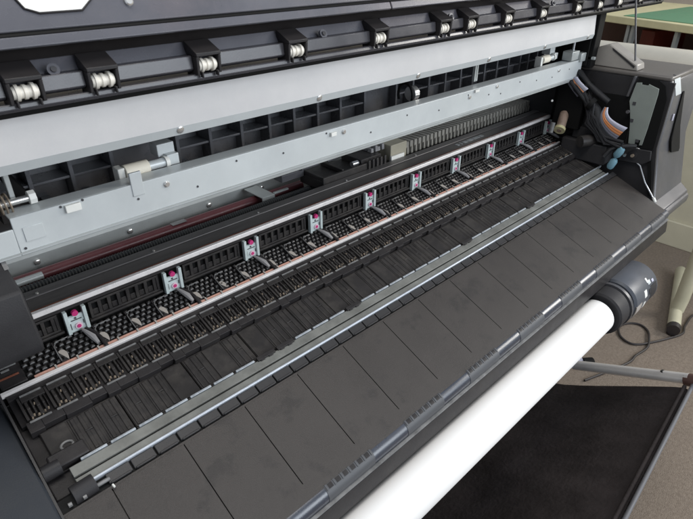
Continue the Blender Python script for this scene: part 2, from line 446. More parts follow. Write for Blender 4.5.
# ---- nub bed
mb = MB()
rn_ = random.Random(2)
for r_ in range(5):
    v = 0.1795 + r_ * 0.0084
    for x in frange(0.072 + (0.0042 if r_ % 2 else 0), 1.52, 0.0094):
        h_ = 0.0026 + rn_.uniform(-0.0004, 0.0005)
        mb.box(PLAT, x, x + 0.0074, v, v + 0.0062, -0.0036, 0.0, 0.0004)
        mb.box(PLAT, x + 0.0004, x + 0.0070, v + 0.0004, v + 0.0058, 0.0, h_, 0.0016)
obj('nub_bed', mb, 'nub', PR, smooth=70)
BX = [0.157 + 0.1519 * k for k in range(10)]
# dark dividers and cream leaves
lf = MB()
ol = [(-0.0036, 0.1945), (0.0012, 0.1965), (0.0052, 0.1945), (0.0070, 0.1900), (0.0070, 0.1845), (0.0060, 0.1795), (0.0040, 0.1780), (0.0010, 0.1850)]
lf.add([PLAT.p(a_, b_, 0.0040) for a_, b_ in ol] + [PLAT.p(a_, b_, -0.003) for a_, b_ in ol],
       [tuple(range(8)), tuple(range(15, 7, -1))] + [(k, k + 8, (k + 1) % 8 + 8, (k + 1) % 8) for k in range(8)])
leaf = obj('leaf_spring', lf, 'cream', PR, bevel=0.0004)
dv = MB().box(PLAT, -0.0045, -0.0022, 0.178, 0.214, -0.0036, 0.0042)
dv.box(PLAT, -0.0045, 0.0045, 0.1765, 0.1792, -0.0036, 0.0034)
div = obj('divider', dv, 'black', PR)
rm_ = MB().tube([PLAT.p(-0.0040, 0.178, 0.0038), PLAT.p(-0.0042, 0.190, 0.0046), PLAT.p(-0.0036, 0.205, 0.0046), PLAT.p(0.002, 0.2125, 0.0042), PLAT.p(0.018, 0.2135, 0.0036)], 0.0007, 6)
obj('divider_rim', rm_, 'edge', div)
am = MB()
am.tube([PLAT.p(-0.002, 0.2175, 0.006), PLAT.p(0.0015, 0.203, 0.0075), PLAT.p(0.005, 0.192, 0.0070), PLAT.p(0.007, 0.180, 0.005)], 0.003, 8, rad=[0.0012, 0.0034, 0.0046, 0.0026])
arm = obj('pressure_arm', am, 'grey_leaf', PR)
am2 = MB()
am2.tube([PLAT.p(0.005, 0.214, 0.003), PLAT.p(0.010, 0.202, 0.0055), PLAT.p(0.0135, 0.188, 0.0055), PLAT.p(0.0145, 0.1700, 0.004)], 0.0028, 8)
arm_b = obj('arm_base', am2, 'black', arm)
fst = True
for i, bx in enumerate([0.005] + BX):
    for dx in (0.020, 0.069, 0.115):
        x = bx + dx
        if x > 1.5 or x < 0.09: continue
        jx = rg.uniform(-0.0015, 0.0015); copy_at(leaf, x + jx).location.z += rg.uniform(-0.0016, 0.0006); copy_at(div, x + jx)
    if i: copy_at(arm, bx + 0.004)
for ch in list(div.children): bpy.data.objects.remove(ch)
for o in (leaf, div):
    bpy.data.objects.remove(o)
for ch in list(arm.children): bpy.data.objects.remove(ch)
bpy.data.objects.remove(arm)

# ---- grille wall
WALL = 0.724
mb = MB().box(G, 0.036, 1.53, WALL + 0.006, WALL + 0.016, -0.50, -0.4385)
obj('grille_wall', mb, 'deep', PR)
def grille(x0, x1, n):
    m_ = MB(); y0, y1 = WALL - 0.001, WALL + 0.006
    zb, zt = -0.4755, -0.4475
    m_.box(G, x0, x1, y0, y1, zt - 0.0035, zt); m_.box(G, x0, x1, y0, y1, zb, zb + 0.003)
    m_.box(G, x0, x0 + 0.004, y0, y1, zb + 0.003, zt - 0.0035); m_.box(G, x1 - 0.004, x1, y0, y1, zb + 0.003, zt - 0.0035)
    w_ = (x1 - x0 - 0.008) / n
    for k in range(n):
        x = x0 + 0.004 + k * w_
        m_.box(G, x + w_ * 0.62, x + w_ * 0.98, y0 + 0.001, y1, zb + 0.003, zt - 0.0035)
        m_.box(G, x + w_ * 0.05, x + w_ * 0.62, y0 + 0.0035, y1, zb + 0.003, zb + 0.012)
    # stepped ledge under the grille
    m_.box(G, x0 - 0.003, x1 + 0.003, y0 - 0.003, y1, zb - 0.0035, zb - 0.0002)
    return m_
obj('grille', grille(0.06, 0.135, 5), 'black_soft', PR, bevel=0.0005)
g0 = obj('grille', grille(BX[0] + 0.0215, BX[1] - 0.0215, 7), 'black_soft', PR, bevel=0.0005)
for k in range(1, 9): copy_at(g0, 0.1519 * k)
mb = MB().box(G, 0.036, 1.53, WALL - 0.002, WALL + 0.006, -0.4455, -0.4395)
obj('grille_cap', mb, 'black', PR, bevel=0.0008)
# brackets
b_ = MB()
y0 = WALL - 0.0045
b_.box(G, -0.0155, -0.0105, y0 - 0.0035, y0 + 0.004, -0.4835, -0.4455)
b_.box(G, 0.0105, 0.0155, y0 - 0.0035, y0 + 0.004, -0.4835, -0.4455)
b_.box(G, -0.0104, 0.0104, y0, y0 + 0.003, -0.4835, -0.4575)
b_.box(G, -0.0104, 0.0104, y0 + 0.0005, y0 + 0.003, -0.4574, -0.4565)
br = obj('bracket', b_, 'plate_white', PR, bevel=0.0006)
m_ = MB().disc((0, y0 - 0.001, H - 0.4520), (0, 1, 0), 0.0043, 0.005, 16)
s1 = obj('knob', m_, 'pink', br, label='magenta knob of the bracket')
m_ = MB().disc((0.001, y0 - 0.0010, H - 0.4745), (0, 1, 0), 0.0050, 0.0022, 16)
s2 = obj('ring', m_, 'pale_pink', br)
m_ = MB().disc((0.001, y0 - 0.0022, H - 0.4745), (0, 1, 0), 0.0029, 0.0018, 12)
s3 = obj('screw', m_, 'pink', br)
m_ = MB()
m_.box(G, -0.0075, 0.0075, y0 - 0.0008, y0, -0.4645, -0.4632); m_.box(G, -0.0022, 0.0005, y0 - 0.0008, y0, -0.4622, -0.4596)
m_.box(G, -0.0095, -0.0085, y0 - 0.0008, y0, -0.478, -0.468); m_.box(G, 0.0082, 0.0094, y0 - 0.0008, y0, -0.474, -0.468)
s4 = obj('slot_marks', m_, 'hole', br)
br.location.x += BX[0]
for k in range(1, 10): copy_at(br, BX[k] - BX[0])
# strip on top
mb = MB().box(G, 0.036, 1.53, WALL - 0.005, WALL + 0.0025, -0.4385, -0.4305)
obj('steel_strip', mb, 'polish', PR, bevel=0.0010)
mb = MB().box(G, 0.036, 1.53, WALL + 0.0028, WALL + 0.0065, -0.4385, -0.4315)
obj('strip_edge', mb, 'rust', PR)
# ---- carriage bar
mb = MB().box(G, 0.036, 1.60, WALL + 0.0068, WALL + 0.066, -0.46, -0.4365)
mb.box(G, 0.036, 1.60, WALL + 0.046, WALL + 0.066, -0.4365, -0.4335)
bar = obj('carriage_bar', mb, 'bar', PR, bevel=0.0012)
mb = MB()
for x, l in ((1.118, 0.010), (1.135, 0.005), (1.148, 0.016), (1.168, 0.02), (1.192, 0.026), (1.222, 0.012)):
    mb.box(G, x, x + l, 0.752, 0.762, -0.4364, -0.4358)
obj('sticker', mb, 'clip', bar)
mb = MB()
for x in (0.13, 0.31, 0.52, 0.75, 0.98): obj('bar_screw', MB().disc((x, 0.775, H - 0.4332), (0, 0, 1), 0.0022, 0.002, 8), 'screw', bar)
# interior floor and back
obj('inner_floor', MB().box(G, 0.0, 1.85, 0.79, 0.95, -0.53, -0.50), 'deep', PR)
# drive belt: ridged tube
pts = []; rad = []
for i, x in enumerate(frange(0.085, 0.93, 0.0025)):
    pts.append((x, 0.842, H - 0.4590)); rad.append(0.0076 if i % 2 else 0.0060)
obj('ridged_tube', MB().tube(pts, 0.01, 10, rad=rad), 'coil', PR)
obj('tube_liner', MB().tube([(0.05, 0.858, H - 0.452), (0.16, 0.858, H - 0.452)], 0.006, 10), 'sheet', PR)
obj('red_tube', MB().tube([(0.08, 0.893, H - 0.4700), (0.72, 0.893, H - 0.4700)], 0.0110, 20), 'red', PR)
m_ = MB().box(G, 0.590, 0.622, 0.862, 0.925, -0.4545, -0.452); m_.box(G, 0.590, 0.622, 0.859, 0.862, -0.464, -0.452); m_.box(G, 0.622, 0.66, 0.860, 0.866, -0.4535, -0.4500)
obj('tube_clamp', m_, 'sheet', PR, bevel=0.0006)
m_ = MB().box(G, 0.400, 0.430, 0.885, 0.898, -0.4592, -0.4585)
obj('tube_label', m_, 'edge', PR)
# back plate
bp = obj('back_plate', MB().box(G, -0.05, 1.85, 0.932, 0.940, -0.53, -0.22), 'sheet', PR)
def screw(parent, c, axis, r=0.0045, dark=False):
    a = Vector(axis).normalized()
    m_ = MB(); m_.tube([Vector(c) - a * 0.001, Vector(c) + a * 0.0014, Vector(c) + a * 0.0024], r, 14, rad=[r, r, r * 0.72])
    s = obj('screw', m_, 'screw', parent)
    q = MB()
    # cross slot
    u = a.cross(Vector((0.3, 0.2, 0.9))).normalized(); v = a.cross(u)
    for d, e in ((u, v), (v, u)):
        P0 = Vector(c) + a * 0.0025
        q.extr([P0 + d * r * 0.5 + e * r * 0.1, P0 - d * r * 0.5 + e * r * 0.1, P0 - d * r * 0.5 - e * r * 0.1, P0 + d * r * 0.5 - e * r * 0.1], a * 0.0002)
    if r > 0.004 and parent.parent is PR or parent is PR:
        obj('cross_slot', q, 'hole', s) if parent is PR else None
    return s
for x in (0.172, 0.336, 0.506, 0.64): screw(bp, (x, 0.9305, H - 0.464), (0, -1, 0), 0.0050)

# ---- front plate (pale sheet)
mb = MB()
PY = 0.660
mb.box(G, 0.109, 1.532, PY, PY + 0.003, -0.3155, -0.2675)
mb.box(G, -0.06, 0.1088, PY, PY + 0.003, -0.3155, -0.2810)
mb.box(G, 0.109, 1.532, PY + 0.0032, PY + 0.030, -0.2700, -0.2676)
fp = obj('front_plate', mb, 'sheet_blue', PR, bevel=0.0008)
# lower, deeper flange seen on the left
obj('lower_flange', MB().box(G, -0.06, 1.50, PY + 0.004, PY + 0.007, -0.322, -0.300), 'sheet', fp)
mb = MB()
for k, (x0, x1, z0, z1) in enumerate(((0.168, 0.186, -0.2790, -0.2695), (0.600, 0.612, -0.2790, -0.2725), (1.02, 1.035, -0.2740, -0.2685))):
    obj('tab', MB().box(G, x0, x1, PY - 0.0045, PY - 0.0002, z0, z1), 'white', fp, bevel=0.0006)
for x, z in ((0.129, -0.2935), (0.115, -0.3075), (0.164, -0.2700), (0.190, -0.2690), (0.258, -0.2885), (0.345, -0.2960), (0.413, -0.2750), (0.50, -0.284), (0.592, -0.272), (0.70, -0.293),
             (0.80, -0.281), (0.90, -0.29), (1.0, -0.276), (1.08, -0.288), (1.13, -0.294), (1.21, -0.280), (1.29, -0.288), (1.37, -0.292), (1.46, -0.284)):
    obj('hole', MB().disc((x, PY - 0.0003, H + z), (0, 1, 0), 0.0016, 0.001, 10), 'hole', fp)
for x, z in ((0.300, -0.2795), (0.632, -0.2775), (1.005, -0.281), (1.11, -0.275), (1.40, -0.279)): screw(fp, (x, PY - 0.0005, H + z), (0, -1, 0), 0.0042)
obj('fold_line', MB().box(G, -0.06, 1.53, PY - 0.0012, PY - 0.0002, -0.3130, -0.3110), 'sheet', fp)
# raised rectangle on plate
mb = MB().box(G, 0.118, 0.140, PY - 0.0012, PY - 0.0002, -0.3000, -0.2820)
obj('patch', mb, 'sheet_blue', fp, bevel=0.0004)

# ---- rear ribbed wall
RY = 0.80
mb = MB()
mb.box(G, -0.1, 1.50, RY, RY + 0.01, -0.37, -0.18)
fx = [-0.02, 0.05, 0.105, 0.159, 0.212, 0.269, 0.372, 0.430, 0.49, 0.548, 0.603, 0.66, 0.718, 0.785, 0.88, 0.935, 0.99, 1.05, 1.11, 1.16, 1.21, 1.265, 1.32, 1.377, 1.42, 1.465, 1.50]
blank = (5, 13)
for i, x in enumerate(fx):
    mb.box(G, x, x + 0.0055, RY - 0.040, RY, -0.36, -0.200)
    if i + 1 < len(fx):
        x2 = fx[i + 1] - 0.0001
        if i in blank:
            mb.box(G, x + 0.0056, x2, RY - 0.022, RY - 0.0001, -0.36, -0.2300)
            continue
        mb.box(G, x + 0.0056, x2, RY - 0.038, RY, -0.2750, -0.2715)
        mb.box(G, x + 0.0056, x2, RY - 0.014 - 0.010 * (i % 3 == 1), RY - 0.0001, -0.36, -0.2752)
        mb.box(G, x + 0.014, x + 0.026, RY - 0.030, RY - 0.026 + 0.012, -0.318, -0.300)
        if i % 2: mb.box(G, x + 0.0056, x + 0.024, RY - 0.036, RY, -0.2330, -0.2010)
obj('rear_wall', mb, 'rear', PR, bevel=0.0007)
mb = MB().box(G, -0.1, 1.55, 0.67, 0.80, -0.205, -0.2005)
obj('cavity_roof', mb, 'rear', PR)

# sensors on the rear wall
def sensor(x, y, z, col1='white', col2='blue_grey'):
    m_ = MB().tube([(x, y, H + z), (x + 0.034, y, H + z)], 0.0100, 18)
    a = obj('sensor', m_, 'cream_roll', PR, bevel=0.0008)
    obj('sensor_tip', MB().tube([(x + 0.0342, y, H + z), (x + 0.060, y, H + z)], 0.0066, 16), 'sheet_blue', a)
    obj('sensor_collar', MB().tube([(x + 0.0585, y, H + z), (x + 0.064, y, H + z)], 0.0088, 16), 'white', a)
    m_ = MB().box(G, x + 0.054, x + 0.080, y + 0.006, y + 0.03, z + 0.006, z + 0.024); m_.box(G, x + 0.062, x + 0.080, y - 0.004, y + 0.006, z - 0.006, z + 0.010)
    obj('sensor_bracket', m_, 'sheet_blue', a, bevel=0.001)
    m_ = MB().box(G, x - 0.010, x - 0.0005, y - 0.006, y + 0.012, z - 0.018, z + 0.008)
    obj('sensor_foot', m_, 'white', a, bevel=0.001)
    return a
sensor(0.262, 0.700, -0.2640)
sensor(1.375, 0.700, -0.2560)
m_ = MB().box(G, 0.252, 0.268, PY - 0.0012, PY + 0.003, -0.284, -0.252)
obj('plate_hook', m_, 'sheet_blue', PR, bevel=0.0008)
# small roller in an arch
m_ = MB().tube([(0.872, 0.715, H - 0.262), (0.886, 0.715, H - 0.262)], 0.0150, 22)
rr = obj('idler_wheel', m_, 'screw', PR, bevel=0.001)
pp = [(0.866, 0.722 + 0.019 * math.cos(R(a)), H - 0.264 + 0.023 * math.sin(R(a))) for a in range(-30, 211, 20)]
obj('wheel_arch', MB().tube(pp, 0.0028, 8), 'deep', rr)
m_ = MB()
for dx in (0, 0.007): m_.box(G, 1.062 + dx, 1.067 + dx, 0.690, 0.696, -0.262, -0.226)
m_.box(G, 1.060, 1.076, 0.688, 0.698, -0.2260, -0.220)
obj('spring_clip', m_, 'sheet', PR)
# spring at left end
pts = [(0.055 + 0.0635 * t / 160, 0.685 + 0.0115 * math.cos(t * 0.5), H - 0.2585 + 0.0115 * math.sin(t * 0.5)) for t in range(0, 161)]
sp = obj('coil_spring', MB().tube(pts, 0.0013, 6), 'tan', PR)
obj('spring_pin', MB().tube([(0.02, 0.685, H - 0.2585), (0.141, 0.685, H - 0.2585)], 0.0042, 12), 'screw', sp)
obj('pin_nut', MB().tube([(0.139, 0.685, H - 0.2585), (0.1465, 0.685, H - 0.2585)], 0.0085, 8), 'white', sp)
obj('spring_arm', MB().box(G, 0.1215, 0.1275, 0.690, 0.70, -0.262, -0.200), 'sheet', sp, bevel=0.001)
m_ = MB(); m_.extr([(0.132, 0.70, H - 0.2700), (0.147, 0.71, H - 0.2700), (0.120, 0.76, H - 0.205), (0.112, 0.76, H - 0.205)], (0.003, 0, 0))
obj('spring_lever', m_, 'deep', sp)

# ---- stiffening beam
mb = MB()
BT, BB = (0.652, -0.130), (0.6445, -0.2025)
mb.prism([BT, BB, (0.6485, -0.2135), (0.6515, -0.2135), (0.656, -0.2035), (0.700, -0.2005), (0.700, -0.130)], -0.12, 1.535)
beam = obj('stiffening_beam', mb, ['beam'], PR, bevel=0.0010)
mb = MB().prism([(0.6441, -0.2027), (0.6476, -0.2140), (0.6487, -0.2140), (0.6455, -0.2030)], -0.12, 1.5352)
obj('beam_flange', mb, 'sheet_blue', beam)
for x in (0.325, 0.566, 0.808, 1.04, 1.275, 1.50):
    s = screw(beam, (x, 0.6462, H - 0.2070), (0, -1, -0.3), 0.0052)
m_ = MB().box(G, 1.040, 1.045, 0.640, 0.6445, -0.232, -0.196); m_.box(G, 0.808, 0.811, 0.641, 0.6445, -0.1965, -0.20)
# right end bracket pieces
m_ = MB().box(G, 1.540, 1.575, 0.640, 0.760, -0.2900, -0.110); m_.box(G, 1.535, 1.540, 0.65, 0.72, -0.285, -0.20)
obj('end_post', m_, 'deep', PR, bevel=0.002)
m_ = MB(); m_.box(G, 1.468, 1.508, 0.662, 0.690, -0.2660, -0.2430); m_.box(G, 1.508, 1.540, 0.655, 0.680, -0.2720, -0.2500); m_.box(G, 1.540, 1.548, 0.632, 0.662, -0.268, -0.2600)
obj('end_bracket', m_, 'sheet', PR, bevel=0.0015)
obj('end_stud', MB().tube([(1.497, 0.676, H - 0.243), (1.497, 0.676, H - 0.213)], 0.003, 10), 'wire', PR)

# ---- top cover (open, seen from inside)
CY = 0.60
cover = MB()
# upper sheet leaning back, shelf, dark recess, roller ledge, lower lip
def band(mb_, A, B, x0, x1, th=0.004):
    (ya, za), (yb, zb) = A, B
    d = Vector((yb - ya, zb - za)).normalized(); n = (-d.y, d.x)
    if n[0] < 0: n = (-n[0], -n[1])
    mb_.prism([A, B, (yb + n[0] * th, zb + n[1] * th), (ya + n[0] * th, za + n[1] * th)], x0, x1)
XC0, XC1 = -0.25, 1.86
XS = 0.676
for x0, x1 in ((XC0, XS - 0.0012), (XS + 0.0012, XC1)):
    band(cover, (0.700, 0.16), (0.604, -0.070), x0, x1)
    band(cover, (0.603, -0.0738), (0.5985, -0.0835), x0, x1)
    band(cover, (0.6250, -0.0985), (0.6130, -0.1200), x0, x1)
cv = obj('top_cover', cover, 'cover', PR, bevel=0.0012)
mb = MB(); mb.prism([(0.6065, -0.070), (0.603, -0.0735), (0.609, -0.0800), (0.63, -0.08), (0.63, -0.07)], XC0, XC1); 
obj('cover_seam', mb, 'deep', cv)
mb = MB(); mb.box(G, XC0, XC1, 0.628, 0.650, -0.125, -0.080)
obj('cover_core', mb, 'deep', cv)
mb = MB(); band(mb, (0.5992, -0.0862), (0.6225, -0.0985), XC0, XC1, 0.0008)
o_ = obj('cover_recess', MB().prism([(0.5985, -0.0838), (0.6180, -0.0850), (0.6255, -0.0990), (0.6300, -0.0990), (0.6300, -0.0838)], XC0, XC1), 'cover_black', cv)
# ledge facing the camera between the roller housings
rx = [0.050, 0.1480, 0.2240, 0.3500, 0.4870, 0.6520, 0.8130, 0.8925, 1.0150, 1.150, 1.308, 1.421, 1.535, 1.67, 1.80]
rx[0] = 0.148; rx = sorted(set(rx))
mb = MB()
for a, b in zip([XC0 + 0.2] + rx, rx + [XC1]):
    if b - a < 0.03: continue
    x0, x1 = a + 0.0165, b - 0.0165
    mb.prism([(0.6060, -0.1120), (0.6040, -0.1270), (0.6080, -0.1300), (0.6250, -0.1300), (0.6250, -0.1120)], x0, x1)
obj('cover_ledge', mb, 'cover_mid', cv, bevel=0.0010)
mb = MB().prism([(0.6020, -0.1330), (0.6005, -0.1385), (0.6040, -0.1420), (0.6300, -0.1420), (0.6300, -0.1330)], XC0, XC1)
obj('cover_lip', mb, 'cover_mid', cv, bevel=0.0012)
mb = MB().prism([(0.6040, -0.1420), (0.6060, -0.1465), (0.6300, -0.1465), (0.6300, -0.1420)], XC0, XC1)
obj('cover_gasket', mb, 'deep', cv)
# roller housings
hb = MB()
hw = 0.0165
hb.prism([(0.6215, -0.0975), (0.5945, -0.1085), (0.5945, -0.1125), (0.6215, -0.1125)], -hw, hw)
hb.prism([(0.6215, -0.1125), (0.5950, -0.1125), (0.5965, -0.1335), (0.6215, -0.1335)], -hw, -hw + 0.0035)
hb.prism([(0.6215, -0.1125), (0.5950, -0.1125), (0.5965, -0.1335), (0.6215, -0.1335)], hw - 0.0035, hw)
hb.box(G, -hw + 0.0036, hw - 0.0036, 0.6160, 0.6215, -0.1335, -0.1126)
for sx in (-0.0115, 0.0095):
    hb.box(G, sx, sx + 0.002, 0.594, 0.600, -0.1365, -0.1300)
hous = obj('roller_housing', hb, 'cover_dark', cv, bevel=0.0007)
ro = MB()
zc = -0.1235; yc = 0.6035
prof_r = [(-0.0120, 0.0035), (-0.0118, 0.0062), (-0.0095, 0.0068), (-0.0090, 0.0082), (-0.0060, 0.0086), (-0.0052, 0.0062), (-0.0022, 0.0062), (-0.0015, 0.0074), (0.0015, 0.0074), (0.0022, 0.0062), (0.0052, 0.0062), (0.0060, 0.0086), (0.0090, 0.0082), (0.0095, 0.0068), (0.0118, 0.0062), (0.0120, 0.0035)]
ro.tube([(a, yc, H + zc) for a, b in prof_r], 0.008, 18, rad=[b * 0.98 for a, b in prof_r])
roll_o = obj('roller', ro, 'roller', hous)
hous.location.x += rx[0]
for x in rx[1:]: copy_at(hous, x - rx[0])
# little screws / holes of the ledge
for x in (0.181, 0.545, 0.845, 1.21):
    m_ = MB().disc((x, 0.6110, H - 0.1085), (0, -1, 0.5), 0.0062, 0.004, 18)
    a = obj('boss', m_, 'cover', cv); obj('boss_hole', MB().disc((x, 0.6085, H - 0.1073), (0, -1, 0.5), 0.0030, 0.002, 12), 'hole', a)
# window and screw in the upper sheet
def cpt(x, z, off):
    t = (z + 0.070) / 0.23; return (x, 0.604 + 0.096 * t - off, H + z + off * 0.38)
wz = [(0.150, 0.010), (0.158, -0.030), (0.170, -0.052), (0.182, -0.0565), (0.222, -0.0565), (0.235, -0.047), (0.238, 0.010)]
mb = MB(); mb.extr([cpt(x, z, 0.0008) for x, z in wz], (0, 0.001, 0))
win = obj('viewing_window', mb, 'windowpane', cv)
mb = MB()
P_ = [cpt(x, z, 0.0010) for x, z in wz]
mb.tube(P_, 0.0011, 6)
obj('window_rim', mb, 'cover_dark', win)
for x, z in ((0.272, -0.0515), (0.775, -0.053), (1.2, -0.05)): screw(cv, cpt(x, z, 0.001), (0, -1, 0.38), 0.0046)

# ---- prop rod
obj('prop_rod', MB().tube([(1.575, 0.540, H - 0.262), (1.575, 0.578, H - 0.110)], 0.0024, 10), 'house_grey', PR)

# ---- right housing
rh = MB()
rh.prism([(0.439, -0.2925), (0.424, -0.330), (0.423, -0.468), (0.393, -0.617), (0.364, -0.6405), (0.50, -0.6405), (0.95, -0.6405), (0.95, -0.2925)], 1.566, 1.790)
rhs = obj('right_housing', rh, 'house_grey', PR, bevel=0.009, segs=4)
mb = MB().prism([(0.3705, -0.6400), (0.3620, -0.650), (0.3635, -0.668), (0.372, -0.682), (0.41, -0.695), (0.95, -0.695), (0.95, -0.6412), (0.375, -0.6412)], 1.566, 1.786)
obj('housing_base', mb, 'house_grey', rhs, bevel=0.004)
mb = MB(); mb.box(G, 1.562, 1.770, 0.436, 0.955, -0.2995, -0.2860)
obj('housing_top', mb, 'house_top', rhs, bevel=0.005, segs=3)
# inner wall, black
mb = MB(); mb.prism([(0.426, -0.30), (0.4245, -0.468), (0.396, -0.612), (0.50, -0.66), (0.955, -0.66), (0.955, -0.30)], 1.558, 1.5655)
obj('inner_wall', mb, 'house_dark', rhs)
# deep cavity at the back where the carriage parks
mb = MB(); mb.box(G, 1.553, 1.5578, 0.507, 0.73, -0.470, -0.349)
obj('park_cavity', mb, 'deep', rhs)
# frame around sage plate
mb = MB()
fr_o = [(0.516, -0.290), (0.457, -0.296), (0.438, -0.312), (0.428, -0.374), (0.425, -0.470), (0.500, -0.478), (0.500, -0.470)]
mb.prism([(0.512, -0.2935), (0.462, -0.2965), (0.444, -0.308), (0.432, -0.340), (0.429, -0.470), (0.500, -0.476)], 1.5500, 1.5528)
obj('plate_recess', mb, 'deep', rhs)
mb = MB(); mb.prism([(0.513, -0.309), (0.500, -0.307), (0.499, -0.312), (0.483, -0.312), (0.482, -0.308), (0.470, -0.312), (0.456, -0.316), (0.4545, -0.330), (0.4565, -0.420), (0.459, -0.464), (0.466, -0.466), (0.466, -0.452), (0.478, -0.452), (0.478, -0.467), (0.494, -0.467), (0.500, -0.430), (0.506, -0.40), (0.514, -0.372), (0.519, -0.357)], 1.5455, 1.5490)
sg = obj('sage_plate', mb, 'sage', rhs, bevel=0.0006)
mb = MB()
for y, z in ((0.505, -0.361), (0.500, -0.405), (0.473, -0.455)): obj('plate_hole', MB().box(G, 1.5440, 1.5453, y - 0.004, y + 0.004, z - 0.004, z + 0.004), 'hole', sg)
mb = MB(); mb.prism([(0.5225, -0.2945), (0.517, -0.2945), (0.524, -0.347), (0.5300, -0.347)], 1.5440, 1.5575)
obj('fin', mb, 'house_grey', rhs, bevel=0.001)
# slot and catch on the front fascia
mb2 = MB().extr([(1.628, 0.4205, H - 0.332), (1.638, 0.4205, H - 0.330), (1.690, 0.4190, H - 0.430), (1.722, 0.4110, H - 0.500), (1.715, 0.4095, H - 0.508), (1.648, 0.4095, H - 0.496), (1.640, 0.4180, H - 0.455)], (0, 0.004, 0))
obj('fascia_slot', mb2, 'deep', rhs)
mb = MB().box(G, 1.603, 1.610, 0.4195, 0.4225, -0.402, -0.384)
obj('catch', mb, 'lilac', rhs, bevel=0.001)
mb = MB(); mb.extr([(1.580, 0.436, H - 0.2965), (1.622, 0.436, H - 0.2965), (1.620, 0.4225, H - 0.334), (1.580, 0.4225, H - 0.334)], (0, 0.0, 0.0025))
obj('fascia_cap', mb, 'sheet_blue', rhs, bevel=0.0015, label='pale cap at the top corner of the fascia')
obj('cap_hole', MB().disc((1.588, 0.441, H - 0.2860), (0, -0.3, 1), 0.0035, 0.002, 10), 'hole', rhs)
# raised flap on the top
mb = MB(); mb.prism([(0.665, -0.2855), (0.655, -0.243), (0.612, -0.227), (0.530, -0.270), (0.526, -0.2855)], 1.568, 1.618)
fl = obj('ink_hatch', mb, 'hatch', rhs, bevel=0.003)
mb = MB(); mb.extr([(1.5665, 0.602, H - 0.2355), (1.5665, 0.600, H - 0.2415), (1.5665, 0.536, H - 0.2790), (1.5665, 0.535, H - 0.2740)], (0.0012, 0, 0))
obj('hatch_groove', mb, 'house_dark', fl)
# hinge, hook, blue connectors
def hx(name, pts, r, m_, seg=10, parent=rhs, **k): return obj(name, MB().tube(pts, r, seg, **k), m_, parent)
ring = [(1.552, 0.470 + 0.017 * math.cos(R(a)), H - 0.493 + 0.017 * math.sin(R(a))) for a in range(-20, 200, 18)]
hx('wire_link', ring[::-1] + [(1.548, 0.449, H - 0.520), (1.545, 0.425, H - 0.560), (1.540, 0.388, H - 0.600)], 0.0022, 'wire')
hx('link_end', [(1.541, 0.392, H - 0.594), (1.541, 0.385, H - 0.604)], 0.0042, 'white')
hx('hinge_boss', [(1.545, 0.474, H - 0.496), (1.556, 0.474, H - 0.496)], 0.0115, 'house_dark', 18)
hx('hinge_screw', [(1.540, 0.474, H - 0.496), (1.546, 0.474, H - 0.496)], 0.0045, 'tan', 12)
hx('hinge_screw', [(1.540, 0.494, H - 0.500), (1.5470, 0.494, H - 0.500)], 0.0040, 'screw', 12)
hx('hinge_screw', [(1.552, 0.437, H - 0.492), (1.5570, 0.437, H - 0.492)], 0.0030, 'screw', 12)
mb = MB().prism([(0.500, -0.478), (0.432, -0.474), (0.428, -0.50), (0.445, -0.515), (0.510, -0.520)], 1.547, 1.5520)
obj('hinge_plate', mb, 'house_dark', rhs, bevel=0.002)
mb = MB().prism([(0.437, -0.50), (0.427, -0.50), (0.400, -0.595), (0.410, -0.597)], 1.5520, 1.5580)
obj('hinge_guide', mb, 'deep', rhs)
b1 = hx('hose_connector', [(1.500, 0.489, H - 0.470), (1.500, 0.493, H - 0.477), (1.500, 0.500, H - 0.490), (1.500, 0.502, H - 0.496)], 0.011, 'blue', 14, PR, rad=[0.007, 0.0100, 0.0100, 0.006])
b2 = hx('hose_connector', [(1.500, 0.500, H - 0.502), (1.500, 0.503, H - 0.508), (1.500, 0.509, H - 0.524), (1.500, 0.511, H - 0.530)], 0.011, 'blue', 14, PR, rad=[0.006, 0.0100, 0.0098, 0.007])
hx('hose', [(1.535, 0.470, H - 0.466), (1.520, 0.484, H - 0.466), (1.510, 0.505, H - 0.470), (1.500, 0.520, H - 0.480), (1.490, 0.530, H - 0.500)], 0.006, 'sleeve', 10, PR)

# ---- right end mechanics inside
mb = MB(); mb.box(G, 1.50, 1.556, 0.53, 0.66, -0.53, -0.475); mb.box(G, 1.515, 1.556, 0.56, 0.64, -0.475, -0.44); 
obj('end_block', mb, 'house_dark', PR, bevel=0.004)
hx('motor_can', [(1.475, 0.596, H - 0.470), (1.545, 0.560, H - 0.466)], 0.016, 'black_soft', 22, PR)
vb = hx('yellow_bush', [(1.464, 0.655, H - 0.444), (1.470, 0.656, H - 0.437), (1.505, 0.668, H - 0.412)], 0.0125, 'bottle2', 20, PR)
hx('bush_ring', [(1.4595, 0.6535, H - 0.4475), (1.466, 0.6553, H - 0.4425)], 0.0150, 'bottle', 22, vb)
hx('bush_hole', [(1.4580, 0.6530, H - 0.4486), (1.4600, 0.6536, H - 0.4472)], 0.0062, 'bottle2', 16, vb)
hx('white_post', [(1.44, 0.668, H - 0.452), (1.445, 0.668, H - 0.425)], 0.006, 'edge', 12, PR)
hx('white_dot', [(1.46, 0.69, H - 0.372), (1.462, 0.692, H - 0.372)], 0.0030, 'white', 10, PR)
mb = MB(); mb.box(G, 1.62, 1.80, 0.76, 0.93, -0.47, -0.33); mb.box(G, 1.50, 1.553, 0.62, 0.70, -0.45, -0.325)
obj('park_block', mb, 'deep', PR, bevel=0.004)
